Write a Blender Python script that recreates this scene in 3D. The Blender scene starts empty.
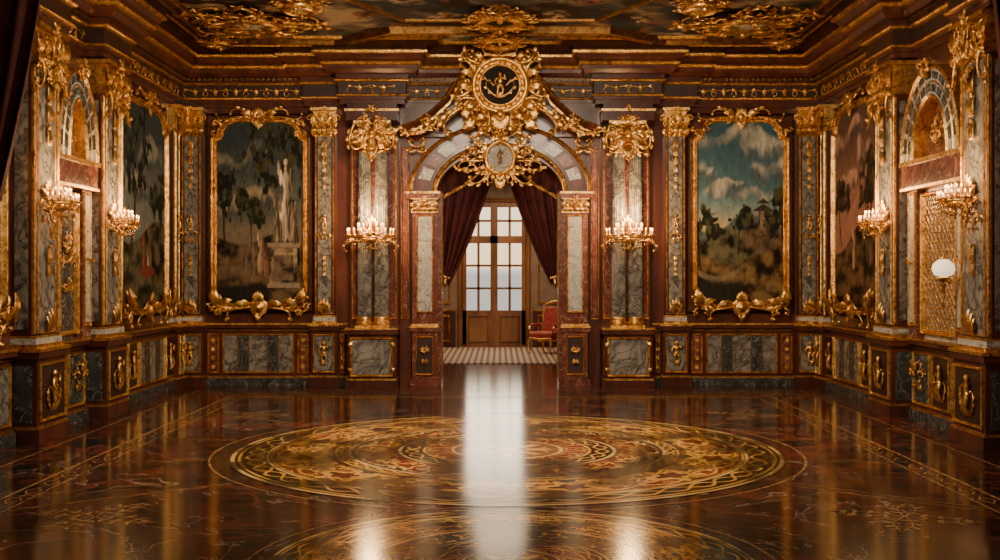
import bpy, math, random
import numpy as np
from mathutils import Vector, Matrix
pi=math.pi; sin=math.sin; cos=math.cos
R=random.Random(7)
S=bpy.context.scene
CEIL=6.1; HW=5.84

# ------------------------------------------------------------ materials
MATS={}
def newmat(name):
    m=bpy.data.materials.new(name); m.use_nodes=True
    MATS[name]=m
    return m, m.node_tree.nodes, m.node_tree.links, m.node_tree.nodes['Principled BSDF']
def setramp(r,stops):
    e=r.color_ramp.elements
    while len(e)>1: e.remove(e[-1])
    e[0].position=stops[0][0]; e[0].color=(*stops[0][1],1)
    for p,c in stops[1:]:
        k=e.new(p); k.color=(*c,1)
def rampmat(name,scale,stops,rough=.4,metal=0,bump=0,bscale=None,vein=None,vscale=3,vw=.03,dist=1.5,stretch=(1,1,1),coat=0,emit=0,spec=.5):
    m,N,L,B=newmat(name)
    tc=N.new('ShaderNodeTexCoord'); mp=N.new('ShaderNodeMapping'); mp.inputs['Scale'].default_value=stretch
    L.new(tc.outputs['Object'],mp.inputs[0])
    no=N.new('ShaderNodeTexNoise'); no.inputs['Scale'].default_value=scale; no.inputs['Detail'].default_value=6; no.inputs['Distortion'].default_value=dist
    L.new(mp.outputs[0],no.inputs['Vector'])
    r=N.new('ShaderNodeValToRGB'); setramp(r,stops); L.new(no.outputs[0],r.inputs[0])
    out=r.outputs[0]
    veins=[(vein,vscale,vw)] if vein else []
    if vein and name=='floor_marble': veins+=[((.26,.05,.025),.5,.018),((.20,.14,.11),2.3,.006)]
    for vc,vs,vww in veins:
        n2=N.new('ShaderNodeTexNoise'); n2.inputs['Scale'].default_value=vs; n2.inputs['Detail'].default_value=7; n2.inputs['Distortion'].default_value=1.2
        L.new(mp.outputs[0],n2.inputs['Vector'])
        s=N.new('ShaderNodeMath'); s.operation='SUBTRACT'; s.inputs[1].default_value=.5; L.new(n2.outputs[0],s.inputs[0])
        a=N.new('ShaderNodeMath'); a.operation='ABSOLUTE'; L.new(s.outputs[0],a.inputs[0])
        r2=N.new('ShaderNodeValToRGB'); setramp(r2,[(0,(1,1,1)),(vww,(0,0,0))]); L.new(a.outputs[0],r2.inputs[0])
        mx=N.new('ShaderNodeMix'); mx.data_type='RGBA'
        L.new(r2.outputs[0],mx.inputs[0]); L.new(out,mx.inputs[6]); mx.inputs[7].default_value=(*vc,1)
        out=mx.outputs[2]
    L.new(out,B.inputs['Base Color'])
    B.inputs['Roughness'].default_value=rough; B.inputs['Metallic'].default_value=metal
    B.inputs['Coat Weight'].default_value=coat; B.inputs['Specular IOR Level'].default_value=spec
    if bump:
        n3=N.new('ShaderNodeTexNoise'); n3.inputs['Scale'].default_value=bscale or scale*4; n3.inputs['Detail'].default_value=4
        L.new(tc.outputs['Object'],n3.inputs['Vector'])
        b=N.new('ShaderNodeBump'); b.inputs['Strength'].default_value=bump; b.inputs['Distance'].default_value=.02
        L.new(n3.outputs[0],b.inputs['Height']); L.new(b.outputs[0],B.inputs['Normal'])
    return m
rampmat('gold',9,[(.3,(.26,.105,.025)),(.5,(.78,.43,.11)),(.7,(1,.69,.28))],rough=.28,metal=.9,bump=.4,bscale=45)
rampmat('gold_dark',9,[(.3,(.11,.045,.013)),(.7,(.36,.18,.05))],rough=.38,metal=.85,bump=.5,bscale=60)
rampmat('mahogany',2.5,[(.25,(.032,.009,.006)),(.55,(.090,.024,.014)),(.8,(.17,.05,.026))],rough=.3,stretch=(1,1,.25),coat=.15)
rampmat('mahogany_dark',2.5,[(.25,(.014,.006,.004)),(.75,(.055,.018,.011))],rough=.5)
rampmat('black_enamel',2.5,[(.25,(.008,.006,.005)),(.75,(.022,.012,.008))],rough=.7,spec=.2)
rampmat('ceiling_walnut',2.5,[(.25,(.022,.009,.005)),(.75,(.075,.028,.015))],rough=.8,spec=.1)
rampmat('marble_grey',3,[(.3,(.085,.078,.066)),(.5,(.20,.185,.158)),(.75,(.38,.35,.29))],rough=.22,vein=(.045,.042,.038),vscale=2.6,vw=.03,dist=3)
rampmat('marble_blue',4,[(.3,(.024,.027,.028)),(.6,(.062,.066,.064)),(.85,(.16,.15,.13))],rough=.2,vein=(.25,.23,.19),vscale=4,vw=.018,dist=3)
rampmat('marble_white',4,[(.3,(.36,.35,.31)),(.6,(.54,.52,.46)),(.8,(.66,.63,.55))],rough=.25,vein=(.12,.115,.1),vscale=4,vw=.02,dist=3)
rampmat('marble_pink',4,[(.3,(.085,.022,.014)),(.6,(.19,.055,.034)),(.85,(.32,.13,.085))],rough=.25,vein=(.40,.22,.15),vscale=3,vw=.015,dist=3)
rampmat('velvet',5,[(.3,(.035,.004,.004)),(.7,(.11,.010,.009))],rough=.8)
rampmat('upholstery',12,[(.4,(.22,.02,.015)),(.6,(.42,.055,.03))],rough=.6)
rampmat('plaster',2,[(.3,(.20,.13,.09)),(.7,(.33,.23,.16))],rough=.7)
rampmat('walnut',2.5,[(.3,(.16,.06,.025)),(.7,(.36,.16,.06))],rough=.4,stretch=(1,1,.2))
rampmat('wax',5,[(.3,(.7,.48,.25)),(.7,(.8,.58,.32))],rough=.5)
rampmat('crystal',5,[(.3,(.55,.32,.10)),(.7,(.9,.60,.25))],rough=.15,metal=.85)
def emat(name,c,s):
    m,N,L,B=newmat(name); B.inputs['Base Color'].default_value=(*c,1)
    B.inputs['Emission Color'].default_value=(*c,1); B.inputs['Emission Strength'].default_value=s
emat('flame',(1,.52,.17),16); emat('lampglass',(1,.82,.55),1.2)
m,N,L,B=newmat('canvas')
a=N.new('ShaderNodeVertexColor'); a.layer_name='Col'; L.new(a.outputs[0],B.inputs['Base Color']); B.inputs['Roughness'].default_value=.7; B.inputs['Specular IOR Level'].default_value=.15
m,N,L,B=newmat('inlay')
a=N.new('ShaderNodeVertexColor'); a.layer_name='Col'; L.new(a.outputs[0],B.inputs['Base Color']); B.inputs['Roughness'].default_value=.15; B.inputs['Specular IOR Level'].default_value=.35
m,N,L,B=newmat('carpet')
tc=N.new('ShaderNodeTexCoord'); w=N.new('ShaderNodeTexWave'); w.inputs['Scale'].default_value=2.2; w.inputs['Distortion'].default_value=.3
L.new(tc.outputs['Object'],w.inputs['Vector']); r=N.new('ShaderNodeValToRGB'); setramp(r,[(.3,(.12,.05,.025)),(.6,(.38,.26,.16))]); L.new(w.outputs[0],r.inputs[0]); L.new(r.outputs[0],B.inputs['Base Color']); B.inputs['Roughness'].default_value=.8
m=rampmat('floor_marble',.8,[(.3,(.006,.005,.006)),(.45,(.014,.009,.008)),(.55,(.115,.022,.014)),(.62,(.035,.011,.009)),(.72,(.012,.008,.008)),(.85,(.22,.06,.035))],rough=.13,vein=(.46,.29,.20),vscale=.9,vw=.008,dist=3,spec=.34)
N=m.node_tree.nodes; L=m.node_tree.links; B=N['Principled BSDF']
src=B.inputs['Base Color'].links[0].from_socket
tc=N.new('ShaderNodeTexCoord'); br=N.new('ShaderNodeTexBrick'); br.offset=0; br.inputs['Scale'].default_value=1; br.inputs['Brick Width'].default_value=1.46; br.inputs['Row Height'].default_value=1.46; br.inputs['Mortar Size'].default_value=.008
br.inputs['Color1'].default_value=(1,1,1,1); br.inputs['Color2'].default_value=(.5,.5,.55,1); br.inputs['Mortar'].default_value=(.25,.2,.18,1)
L.new(tc.outputs['Object'],br.inputs['Vector'])
mx=N.new('ShaderNodeMix'); mx.data_type='RGBA'; mx.blend_type='MULTIPLY'; mx.inputs[0].default_value=1
L.new(src,mx.inputs[6]); L.new(br.outputs[0],mx.inputs[7]); L.new(mx.outputs[2],B.inputs['Base Color'])

# ------------------------------------------------------------ mesh builder
class MB:
    def __init__(s):
        s.v=[];s.f=[];s.mi=[];s.sm=[];s.M=Matrix.Identity(4);s.st=[];s.slots=[];s.cur=0
    def use(s,n):
        if n not in s.slots: s.slots.append(n)
        s.cur=s.slots.index(n); return s
    def push(s,M): s.st.append(s.M.copy()); s.M=s.M@M
    def pop(s): s.M=s.st.pop()
    def add(s,vs,fs,smooth=False):
        b=len(s.v); M=s.M
        s.v.extend([(M@Vector(p))[:] for p in vs])
        s.f.extend([tuple(b+i for i in f) for f in fs]); s.mi.extend([s.cur]*len(fs)); s.sm.extend([smooth]*len(fs))
    def obj(s,name,parent=None,M=None):
        me=bpy.data.meshes.new(name); me.from_pydata(s.v,[],s.f)
        for n in s.slots: me.materials.append(MATS[n])
        me.polygons.foreach_set('material_index',s.mi); me.polygons.foreach_set('use_smooth',s.sm); me.update()
        o=bpy.data.objects.new(name,me); S.collection.objects.link(o)
        if M: o.matrix_world=M
        if parent: o.parent=parent
        return o
    def box(s,x0,x1,y0,y1,z0,z1):
        s.add([(x0,y0,z0),(x1,y0,z0),(x1,y1,z0),(x0,y1,z0),(x0,y0,z1),(x1,y0,z1),(x1,y1,z1),(x0,y1,z1)],
              [(0,3,2,1),(4,5,6,7),(0,1,5,4),(1,2,6,5),(2,3,7,6),(3,0,4,7)])
    def prism(s,poly,y0,y1):
        n=len(poly); s.add([(x,y0,z) for x,z in poly]+[(x,y1,z) for x,z in poly],
          [tuple(range(n)),tuple(range(2*n-1,n-1,-1))]+[(i,(i+1)%n,n+(i+1)%n,n+i) for i in range(n)])
    def sweep(s,path,prof,closed=False,y0=0,smooth=False):
        n=len(path); vs=[];k=len(prof)
        for i in range(n):
            p=path[i]
            a=path[i-1] if (i>0 or closed) else None
            b=path[(i+1)%n] if (i<n-1 or closed) else None
            ns=[]
            for q0,q1 in ((a,p),(p,b)):
                if q0 is None or q1 is None: continue
                dx,dz=q1[0]-q0[0],q1[1]-q0[1]; l=math.hypot(dx,dz)
                if l<1e-7: continue
                ns.append((dz/l,-dx/l))
            if len(ns)==2:
                mx_,mz=ns[0][0]+ns[1][0],ns[0][1]+ns[1][1]; d=max(.25,1+ns[0][0]*ns[1][0]+ns[0][1]*ns[1][1]); mx_/=d; mz/=d
            else: mx_,mz=ns[0]
            for A,Bq in prof: vs.append((p[0]+mx_*A,y0-Bq,p[1]+mz*A))
        fs=[]
        for i in range(n if closed else n-1):
            j=(i+1)%n
            for q in range(k-1): fs.append((i*k+q,j*k+q,j*k+q+1,i*k+q+1))
        s.add(vs,fs,smooth)
    def rframe(s,x0,x1,z0,z1,w=.05,d=.05,y0=0):
        s.sweep([(x0,z0),(x0,z1),(x1,z1),(x1,z0)],[(0,0),(0,d*.6),(w*.25,d),(w*.5,d*.6),(w*.75,d*.8),(w,d*.1),(w,0)],True,y0)
    def lathe(s,prof,n=16,smooth=True,flute=0):
        vs=[];k=len(prof)
        for i in range(n):
            a=2*pi*i/n; fl=1-flute*(i%2)
            for r,z in prof: vs.append((r*fl*cos(a),r*fl*sin(a),z))
        fs=[(i*k+q,((i+1)%n)*k+q,((i+1)%n)*k+q+1,i*k+q+1) for i in range(n) for q in range(k-1)]
        s.add(vs,fs,smooth)
    def ell(s,c,r,n=8,m=6):
        prof=[(max(1e-4,cos(-pi/2+pi*j/m)),sin(-pi/2+pi*j/m)) for j in range(m+1)]
        s.push(Matrix.Translation(c)@Matrix.Diagonal((r[0],r[1],r[2],1))); s.lathe(prof,n); s.pop()
    def tube(s,pts,rad,n=6):
        vs=[];k=len(pts)
        for i in range(k):
            p=Vector(pts[i]); t=(Vector(pts[min(i+1,k-1)])-Vector(pts[max(i-1,0)])); 
            if t.length<1e-9: t=Vector((1,0,0))
            t.normalize()
            up=Vector((0,1,0)) if abs(t.y)<.9 else Vector((1,0,0))
            a=t.cross(up).normalized(); b=t.cross(a)
            for j in range(n):
                q=2*pi*j/n; vs.append((p+(a*cos(q)+b*sin(q))*rad[i])[:])
        fs=[(i*n+j,(i+1)*n+j,(i+1)*n+(j+1)%n,i*n+(j+1)%n) for i in range(k-1) for j in range(n)]
        s.add(vs,fs,True)
    # ---------- ornament
    def leaf(s,x,z,ang,L,W,curl=.5,y=0,lift=None,lobes=3,n=8):
        lift=.28*L if lift is None else lift; vs=[]; a=ang
        for i in range(n+1):
            t=i/n
            w=W*.5*(sin(pi*min(1,t*.9+.1))**.7)*(1+.3*cos(2*pi*lobes*t))
            yy=y-lift*sin(pi*.8*t)-.004
            nx,nz=-sin(a),cos(a)
            vs+= [(x+nx*w,yy,z+nz*w),(x+nx*w*.4,yy-.16*W,z+nz*w*.4),(x,yy-.05*W,z),(x-nx*w*.4,yy-.16*W,z-nz*w*.4),(x-nx*w,yy,z-nz*w)]
            a+=curl/n; x+=cos(a)*L/n; z+=sin(a)*L/n
        s.add(vs,[(i*5+q,(i+1)*5+q,(i+1)*5+q+1,i*5+q+1) for i in range(n) for q in range(4)],True)
    def vine(s,x,z,ang,L,k0,k1,th,y=0,leaves=3,n=20,rise=.5,lsz=1):
        pts=[];rad=[];a=ang
        for i in range(n+1):
            t=i/n; pts.append((x,y-th*rise-th*1.2*sin(pi*t),z)); rad.append(th*(1-.55*t)*(.6 if i==0 else 1))
            if leaves and i>0 and i%max(1,(n//(leaves+1)))==0 and i<n*.8:
                sd=1 if k1<0 else -1
                s.leaf(x,z,a+sd*.75,L*.24*lsz,L*.11*lsz,-sd*.9,y,L*.06)
            k=k0+(k1-k0)*t*t*t
            a+=k*L/n; x+=cos(a)*L/n; z+=sin(a)*L/n
        s.tube(pts,rad,5); s.ell((x,y-th*1.1,z),(th*1.25,)*3,6,4)
    def fan(s,x,z,ang,spread,n,L,W,y=0,lift=None):
        for i in range(n):
            t=(i/(n-1)-.5)*2 if n>1 else 0
            s.leaf(x,z,ang+t*spread/2,L*(1-.25*abs(t)),W,-.5*t,y,lift,2,6)
    def mirror(s,cx): s.push(Matrix.Translation((cx,0,0))@Matrix.Diagonal((-1,1,1,1))@Matrix.Translation((-cx,0,0)))
    def foliage(s,cx,cz,w,h,n,seed,y=0,th=None):
        rr=random.Random(seed); sc=min(w,h); th=th or sc*.035
        items=[]
        for i in range(n):
            a=rr.uniform(-pi/2,pi/2); r=rr.uniform(.05,.55)
            items.append((cx+abs(cos(a))*r*w/2,cz+sin(a)*r*h/2,a+rr.uniform(-.9,.9),sc*rr.uniform(.35,.75),rr.choice((-1,1)),rr.uniform(.7,1.3),rr.uniform(0,.06)))
        for sd in (0,1):
            if sd: s.mirror(cx)
            for (x,z,a,L,sg,q,dy) in items:
                s.vine(x,z,a,L,sg*1.0/L,sg*11.0/L,th*q,y-dy,3,16,1,1.25)
                s.leaf(x,z,a+.6*sg,L*.5,L*.2,-sg,y-dy-.01)
            if sd: s.pop()
    def rosette(s,x,z,r,y=0,n=8):
        for i in range(n): s.leaf(x,z,2*pi*i/n,r,r*.55,.2,y,r*.25,1,5)
        s.ell((x,y-r*.25,z),(r*.25,r*.2,r*.25),8,5)
    def husks(s,x,z0,z1,w,y=0):
        n=max(2,int(abs(z1-z0)/(w*.9)))
        for i in range(n):
            z=z0+(z1-z0)*i/n; q=w*(1-.35*i/n)
            for a in (-.5,0,.5): s.leaf(x,z,-pi/2+a,q*1.0,q*.4,-a,y,q*.18,1,4)
            s.ell((x,y-.03,z),(q*.13,)*3,6,4)
    def swag(s,x0,z0,x1,z1,sag,th,y=0):
        n=16
        for i in range(n+1):
            t=i/n; x=x0+(x1-x0)*t; z=z0+(z1-z0)*t-sag*4*t*(1-t); q=th*(.6+.5*sin(pi*t))
            s.ell((x,y-q*.8,z),(q,q,q),6,4)
            s.leaf(x,z,R.uniform(0,6.28),q*2.3,q*1.1,.5,y-q,q*.5,1,4)
    def putto(s,x,z,h,y=0,sg=1):
        q=h/1.0
        s.ell((x,y-.03*q-.01,z+.40*q),(.085*q,.07*q,.095*q)); s.ell((x+.01*sg*q,y-.02,z+.18*q),(.11*q,.07*q,.15*q)); s.ell((x,y-.02,z-.0*q),(.115*q,.07*q,.11*q))
        s.tube([(x+.09*q,y-.03,z+.27*q),(x+.21*q,y-.05,z+.20*q),(x+.16*q,y-.06,z+.40*q)],[.045*q,.038*q,.028*q],6)
        s.tube([(x-.09*q,y-.03,z+.27*q),(x-.20*q,y-.05,z+.15*q),(x-.14*q,y-.06,z+.0*q)],[.045*q,.038*q,.028*q],6)
        s.tube([(x+.06*q,y-.03,z-.03*q),(x+.12*q*sg,y-.06,z-.22*q),(x+.05*q,y-.03,z-.42*q)],[.065*q,.05*q,.032*q],6)
        s.tube([(x-.06*q,y-.03,z-.03*q),(x-.09*q,y-.05,z-.24*q),(x-.10*q,y-.03,z-.43*q)],[.065*q,.05*q,.032*q],6)
        s.fan(x,z-.46*q,pi/2,2.6,7,.22*q,.09*q,y-.01,.02*q)
    def capital(s,x,z0,w,h,y,dp):
        s.use('gold')
        s.prism([(x-w*.38,z0),(x+w*.38,z0),(x+w*.52,z0+h),(x-w*.52,z0+h)],y-dp,y)
        for row,(n,f) in enumerate(((5,.5),(4,.85))):
            for i in range(n):
                u=x+(i/(n-1)-.5)*w*.9
                s.leaf(u,z0+h*.28*row,pi/2+(u-x)*-.5,h*f*.75,w*.28,(x-u)*1.0,y-dp,h*.16,3)
        for sg in (-1,1):
            s.vine(x,z0+h*.45,pi/2-sg*.7,h*.95,sg*-.5,-sg*16/h,h*.055,y-dp-.05,0,14)
        s.box(x-w*.62,x+w*.62,y-dp-.09,y,z0+h,z0+h*1.12)
        s.rosette(x,z0+h*1.02,w*.2,y-dp-.08,6)

# -------------------- noise / paint
_rng=np.random.RandomState(3); LAT=_rng.rand(8,128,128)
def vnoise(x,y,k):
    xi=np.floor(x).astype(int); yi=np.floor(y).astype(int); fx=x-xi; fy=y-yi
    fx=fx*fx*(3-2*fx); fy=fy*fy*(3-2*fy); Lk=LAT[k%8]
    g=lambda i,j: Lk[i%128,j%128]
    return (g(xi,yi)*(1-fx)+g(xi+1,yi)*fx)*(1-fy)+(g(xi,yi+1)*(1-fx)+g(xi+1,yi+1)*fx)*fy
def fbm(x,y,k=0,o=5):
    s=0;a=.5;t=0
    for i in range(o): s=s+a*vnoise(x*2**i+17*k+5*i,y*2**i+9*k,k+i); t+=a; a*=.5
    return s/t
def sm(a,b,x): t=np.clip((x-a)/(b-a),0,1); return t*t*(3-2*t)
def mixc(img,mask,col):
    m=mask[...,None]; c=np.array(col) if not isinstance(col,np.ndarray) else col
    return img*(1-m)+c*m
def tree(img,U,V,x,z0,h,w,k,dark=(.010,.012,.008),lite=(.055,.055,.024)):
    U=U+.10*(fbm(U*3+k,V*5,k+2)-.5); V=V+.05*(fbm(U*3,V*5+k,k+3)-.5)
    xs=x+.12*w*np.sin((V-z0)*11+k)
    tr=sm(.07*w,.03*w,np.abs(U-xs))*sm(z0-.01,z0+.01,V)*sm(z0+h*.85,z0+h*.75,V)
    img=mixc(img,tr,(.03,.016,.009))
    nn=fbm(U*9+k,V*15,k,6)
    for (dx,dz,sx,sz) in ((0,.70,.95,.24),(-.6,.60,.5,.13),(.55,.64,.55,.14),(.25,.92,.6,.13),(-.35,.86,.5,.12),(.8,.78,.35,.08),(-.85,.75,.3,.07)):
        d=np.sqrt(((U-x-dx*w)/(w*sx))**2+((V-z0-h*dz)/(h*sz))**2)
        mk=sm(.0,.16,(nn-.5)*3.2+.8-d)
        l=sm(.42,.70,fbm(U*18-.5,V*26,k+1)+.18*(V-z0-h*dz)/(h*sz)-.10*(U-x-dx*w)/w)
        c=np.array(dark)*(1-l[...,None])+np.array(lite)*l[...,None]
        img=mixc(img,mk,c)
    return img
def figure(img,U,V,x,z,s,col=(.5,.42,.33)):
    wu=.05*(fbm(U*6,V*9,5)-.5); wv=.03*(fbm(U*6+9,V*9,6)-.5); U=U+wu; V=V+wv
    sh=.35+.8*sm(.08,-.10,U-x)
    n=(.30+.95*sm(.35,.6,fbm(U*26,V*9,2)))*sh
    for (ax,az,rx,rz) in ((.12,.22,.09,.2),(0,.9,.045,.042),(0,.82,.026,.04),(0,.70,.08,.10),(.02,.54,.075,.12),(-.02,.25,.11,.25),(.12,.72,.03,.11),(.15,.60,.028,.08),(-.11,.73,.03,.09),(-.15,.84,.026,.08)):
        d=np.sqrt(((U-x-ax*s)/(rx*s))**2+((V-z-az*s*.5)/(rz*s*.5))**2)
        img=mixc(img,sm(1.15,.85,d),np.array(col)*(n[...,None]))
    return img
def cloud(img,U,V,cx,cz,rx,rz,k,lite=(.50,.46,.36),dark=(.08,.105,.115)):
    wx=.5*(fbm(U*1.6+k,V*3.2+k,k+2)-.5); wz=.16*(fbm(U*1.8-k,V*3.5,k+3)-.5); U=U+wx; V=V+wz
    n=fbm(U*3+k,V*6,k,6)
    d=((U-cx)/rx)**2+((V-cz)/rz)**2
    m=sm(-.1,.9,(n-.5)*3+1-d); l=sm(-.8,1.2,(V-cz)/rz+(fbm(U*5+k,V*10+3,k+1,6)-.5)*4-(U-cx)/rx*.4)
    c=np.array(dark)*(1-l[...,None])+np.array(lite)*l[...,None]
    return mixc(img,m,c)
def ground(U,V,c,k=6): return np.ones(U.shape+(3,))*np.array(c)*(.1+1.9*sm(.25,.75,fbm(U*5,V*20,k,6))[...,None])
def paint(kind,U,V):
    f=fbm(U*2,V*3,1); z=np.zeros(U.shape+(3,))
    if kind=='sky':
        img=z+np.array((.025,.08,.11)); img=mixc(img,sm(.95,.55,V),(.085,.18,.20)); img=mixc(img,sm(.62,.42,V),(.27,.27,.20)); img=mixc(img,sm(.50,.41,V)*.8,(.44,.33,.18))
        for k,(cx,cz,rx,rz) in enumerate(((-.75,.72,.55,.10),(-.2,.90,.7,.06),(.45,.86,.55,.10),(.7,.72,.6,.08),(-.2,.60,.5,.05),(.5,.60,.5,.05))):
            img=cloud(img,U,V,cx,cz,rx,rz,k+1,(.54,.50,.39),(.08,.11,.12))
        img=mixc(img,sm(.45,.62,fbm(U*1.4+3,V*4+f,4))*sm(.5,.7,V)*.5,(.035,.06,.07))
        h=.44+.05*np.sin(U*3+1)+.06*(fbm(U*3,V*0,4)-.5); img=mixc(img,sm(h+.012,h-.012,V),(.07,.095,.085))
        h=.39+.03*np.sin(U*5+3); img=mixc(img,sm(h+.01,h-.01,V),ground(U,V,(.055,.05,.025),3))
        h2=.30+.07*np.sin(U*2.2-1); img=mixc(img,sm(h2+.01,h2-.01,V),ground(U,V,(.085,.052,.02)))
        img=mixc(img,sm(.02,.010,np.abs(V-.20-.05*np.sin(U*3)))*sm(.3,-.2,U)*.6,(.20,.16,.10))
        d=np.sqrt(((U-.5)/.40)**2+((V-.37)/.12)**2)+(.5-f)*1.2; img=mixc(img,sm(1,.8,d),ground(U,V,(.07,.045,.025),2))
        d=np.abs(U-.5)-.10; img=mixc(img,sm(.01,-.01,d)*sm(.38,.39,V)*sm(.52,.51,V),ground(U*4,V,(.12,.075,.045),2))
        for (q,zz,hh) in ((.26,.51,.04),(.16,.55,.03)):
            d=np.abs(U-.5)-q*(zz+hh-V)/hh; img=mixc(img,sm(.01,-.01,d)*sm(zz,zz+.004,V),(.035,.022,.018))
        img=tree(img,U,V,-.85,.20,.34,.42,3); img=tree(img,U,V,-.02,.28,.26,.26,5); img=tree(img,U,V,.98,.16,.46,.40,2)
        d=np.sqrt(((U+.5)/.7)**2+((V-.05)/.10)**2)+(.5-f); img=mixc(img,sm(1.1,.7,d),(.016,.014,.009))
    elif kind=='statue':
        img=z+np.array((.025,.034,.038)); img=mixc(img,sm(.9,.55,V)*.9,(.065,.07,.06)); img=cloud(img,U,V,-.4,.76,.6,.08,2,(.14,.13,.10),(.03,.036,.038)); img=cloud(img,U,V,-.2,.56,.7,.06,4,(.20,.16,.10),(.04,.042,.04))
        img=mixc(img,sm(.50,.40,V)*.7,(.15,.11,.065)); h=.36+.03*np.sin(U*4); img=mixc(img,sm(h+.01,h-.01,V),ground(U,V,(.06,.038,.018)))
        img=mixc(img,sm(.05,.02,np.abs(V-.22-.05*U))*sm(.1,-.2,U)*.5,(.13,.09,.055))
        img=tree(img,U,V,-.72,.3,.42,.42,3,(.007,.009,.006),(.035,.036,.017)); img=tree(img,U,V,.62,.25,.75,.75,6,(.007,.009,.005),(.042,.040,.017)); img=tree(img,U,V,-.2,.32,.24,.24,1,(.009,.012,.007),(.04,.04,.018))
        P=.52
        img=mixc(img,sm(.01,-.01,np.abs(U-P)-.30)*sm(.10,.11,V)*sm(.32,.31,V),ground(U,V,(.13,.095,.055),2)*1.0)
        img=mixc(img,sm(.01,-.01,np.abs(U-P)-.22)*sm(.14,.145,V)*sm(.28,.275,V),ground(U,V,(.065,.045,.027),3))
        for zz in (.10,.315): img=mixc(img,sm(.01,-.01,np.abs(U-P)-.36)*sm(zz,zz+.005,V)*sm(zz+.03,zz+.025,V),(.19,.145,.095))
        img=figure(img,U,V,.56,.34,.96,(.42,.34,.25)); img=figure(img,U,V,.38,.34,.6,(.30,.23,.15)); img=figure(img,U,V,.78,.33,.5,(.22,.16,.10)); img=figure(img,U,V,.02,.18,.46,(.30,.19,.11)); img=figure(img,U,V,.16,.16,.40,(.20,.085,.06)); img=figure(img,U,V,-.16,.17,.36,(.20,.145,.09)); img=figure(img,U,V,-.30,.20,.28,(.14,.11,.08))
        d=np.sqrt(((U+.4)/.7)**2+((V-.05)/.08)**2)+(.5-f); img=mixc(img,sm(1.1,.7,d),(.012,.011,.008))
    elif kind=='dusk':
        img=z+np.array((.07,.040,.032)); img=mixc(img,sm(.9,.45,V),(.24,.115,.075)); 
        for k,(cx,cz,rx,rz) in enumerate(((-.4,.85,.6,.07),(.4,.75,.6,.07),(-.3,.62,.5,.05))): img=cloud(img,U,V,cx,cz,rx,rz,k+2,(.34,.20,.14),(.06,.036,.03))
        h=.36+.08*np.sin(U*2.5+.5); img=mixc(img,sm(h+.01,h-.01,V),ground(U,V,(.055,.03,.014)))
        img=tree(img,U,V,.6,.2,.6,.5,4,(.010,.008,.006),(.06,.036,.015)); img=tree(img,U,V,-.7,.3,.35,.4,2,(.012,.009,.006),(.05,.03,.015)); img=figure(img,U,V,-.1,.2,.45,(.32,.18,.10))
    else:
        img=z+np.array((.03,.04,.045)); img=mixc(img,sm(.85,.5,V),(.10,.115,.105)); img=cloud(img,U,V,.4,.72,.6,.08,2,(.20,.20,.165),(.04,.05,.052)); img=cloud(img,U,V,-.3,.6,.6,.06,3,(.20,.18,.14),(.04,.05,.05))
        h=.38+.06*np.sin(U*2.5); img=mixc(img,sm(h+.01,h-.01,V),ground(U,V,(.04,.034,.018)))
        img=tree(img,U,V,-.5,.25,.7,.65,5,(.006,.009,.009),(.03,.038,.028)); img=tree(img,U,V,.7,.3,.4,.4,1,(.008,.011,.009),(.034,.04,.024))
        img=figure(img,U,V,.2,.2,.5,(.34,.21,.13)); img=figure(img,U,V,-.02,.19,.4,(.20,.05,.035)); img=mixc(img,sm(1,.85,np.sqrt(((U-.15)/.35)**2+((V-.19)/.03)**2)),(.12,.028,.02))
    g=.7+.6*fbm(U*24,V*36,7,3)
    return np.clip(img*1.35*g[...,None],0,1)
def gridmesh(name,X,Y,Z,C,mat,parent=None):
    a,b=X.shape; V=np.stack([X,Y,Z],-1).reshape(-1,3)
    I=np.arange(a*b).reshape(a,b); F=np.stack([I[:-1,:-1],I[1:,:-1],I[1:,1:],I[:-1,1:]],-1).reshape(-1,4)
    me=bpy.data.meshes.new(name); me.from_pydata(V.tolist(),[],F.tolist())
    if C is not None:
        at=me.color_attributes.new('Col','FLOAT_COLOR','POINT'); c4=np.ones((a*b,4)); c4[:,:3]=C.reshape(-1,3); at.data.foreach_set('color',c4.ravel())
    me.materials.append(MATS[mat]); me.update()
    o=bpy.data.objects.new(name,me); S.collection.objects.link(o)
    if parent: o.parent=parent
    return o
def empty(name,M=None):
    e=bpy.data.objects.new(name,None); S.collection.objects.link(e); e.empty_display_size=.2
    if M is not None: e.matrix_world=M
    return e

def T(x,y,z=0): return Matrix.Translation((x,y,z))
def RZ(a): return Matrix.Rotation(math.radians(a),4,'Z')
def RX(a): return Matrix.Rotation(math.radians(a),4,'X')
def MLEFT(Y): return T(-HW,Y)@RZ(90)
def MRIGHT(Y): return T(HW,Y)@RZ(-90)

# ------------------------------------------------------------ shell
mb=MB().use('floor_marble'); mb.box(-HW,HW,-22,10.9,-.2,0); mb.obj('floor')
mb=MB().use('mahogany'); mb.box(-HW-.2,-HW,-22,0,0,CEIL); mb.obj('wall_left')
mb=MB().use('mahogany'); mb.box(HW,HW+.2,-22,0,0,CEIL); mb.obj('wall_right')
mb=MB().use('mahogany'); mb.box(-HW-.2,HW+.2,-22.2,-22,0,CEIL); mb.obj('wall_front')
OW=1.13; SP=3.5; AR=.8
def arch(t,a=OW,b=AR,z=SP): return (-a*cos(pi*t),z+b*sin(pi*t))
mb=MB().use('mahogany')
mb.box(-HW-.2,-OW,0,.4,0,CEIL); mb.box(OW,HW+.2,0,.4,0,CEIL)
for i in range(24):
    p,q=arch(i/24),arch((i+1)/24); mb.prism([p,q,(q[0],CEIL),(p[0],CEIL)],0,.4)
mb.obj('wall_back')
nx,ny=440,330
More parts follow.
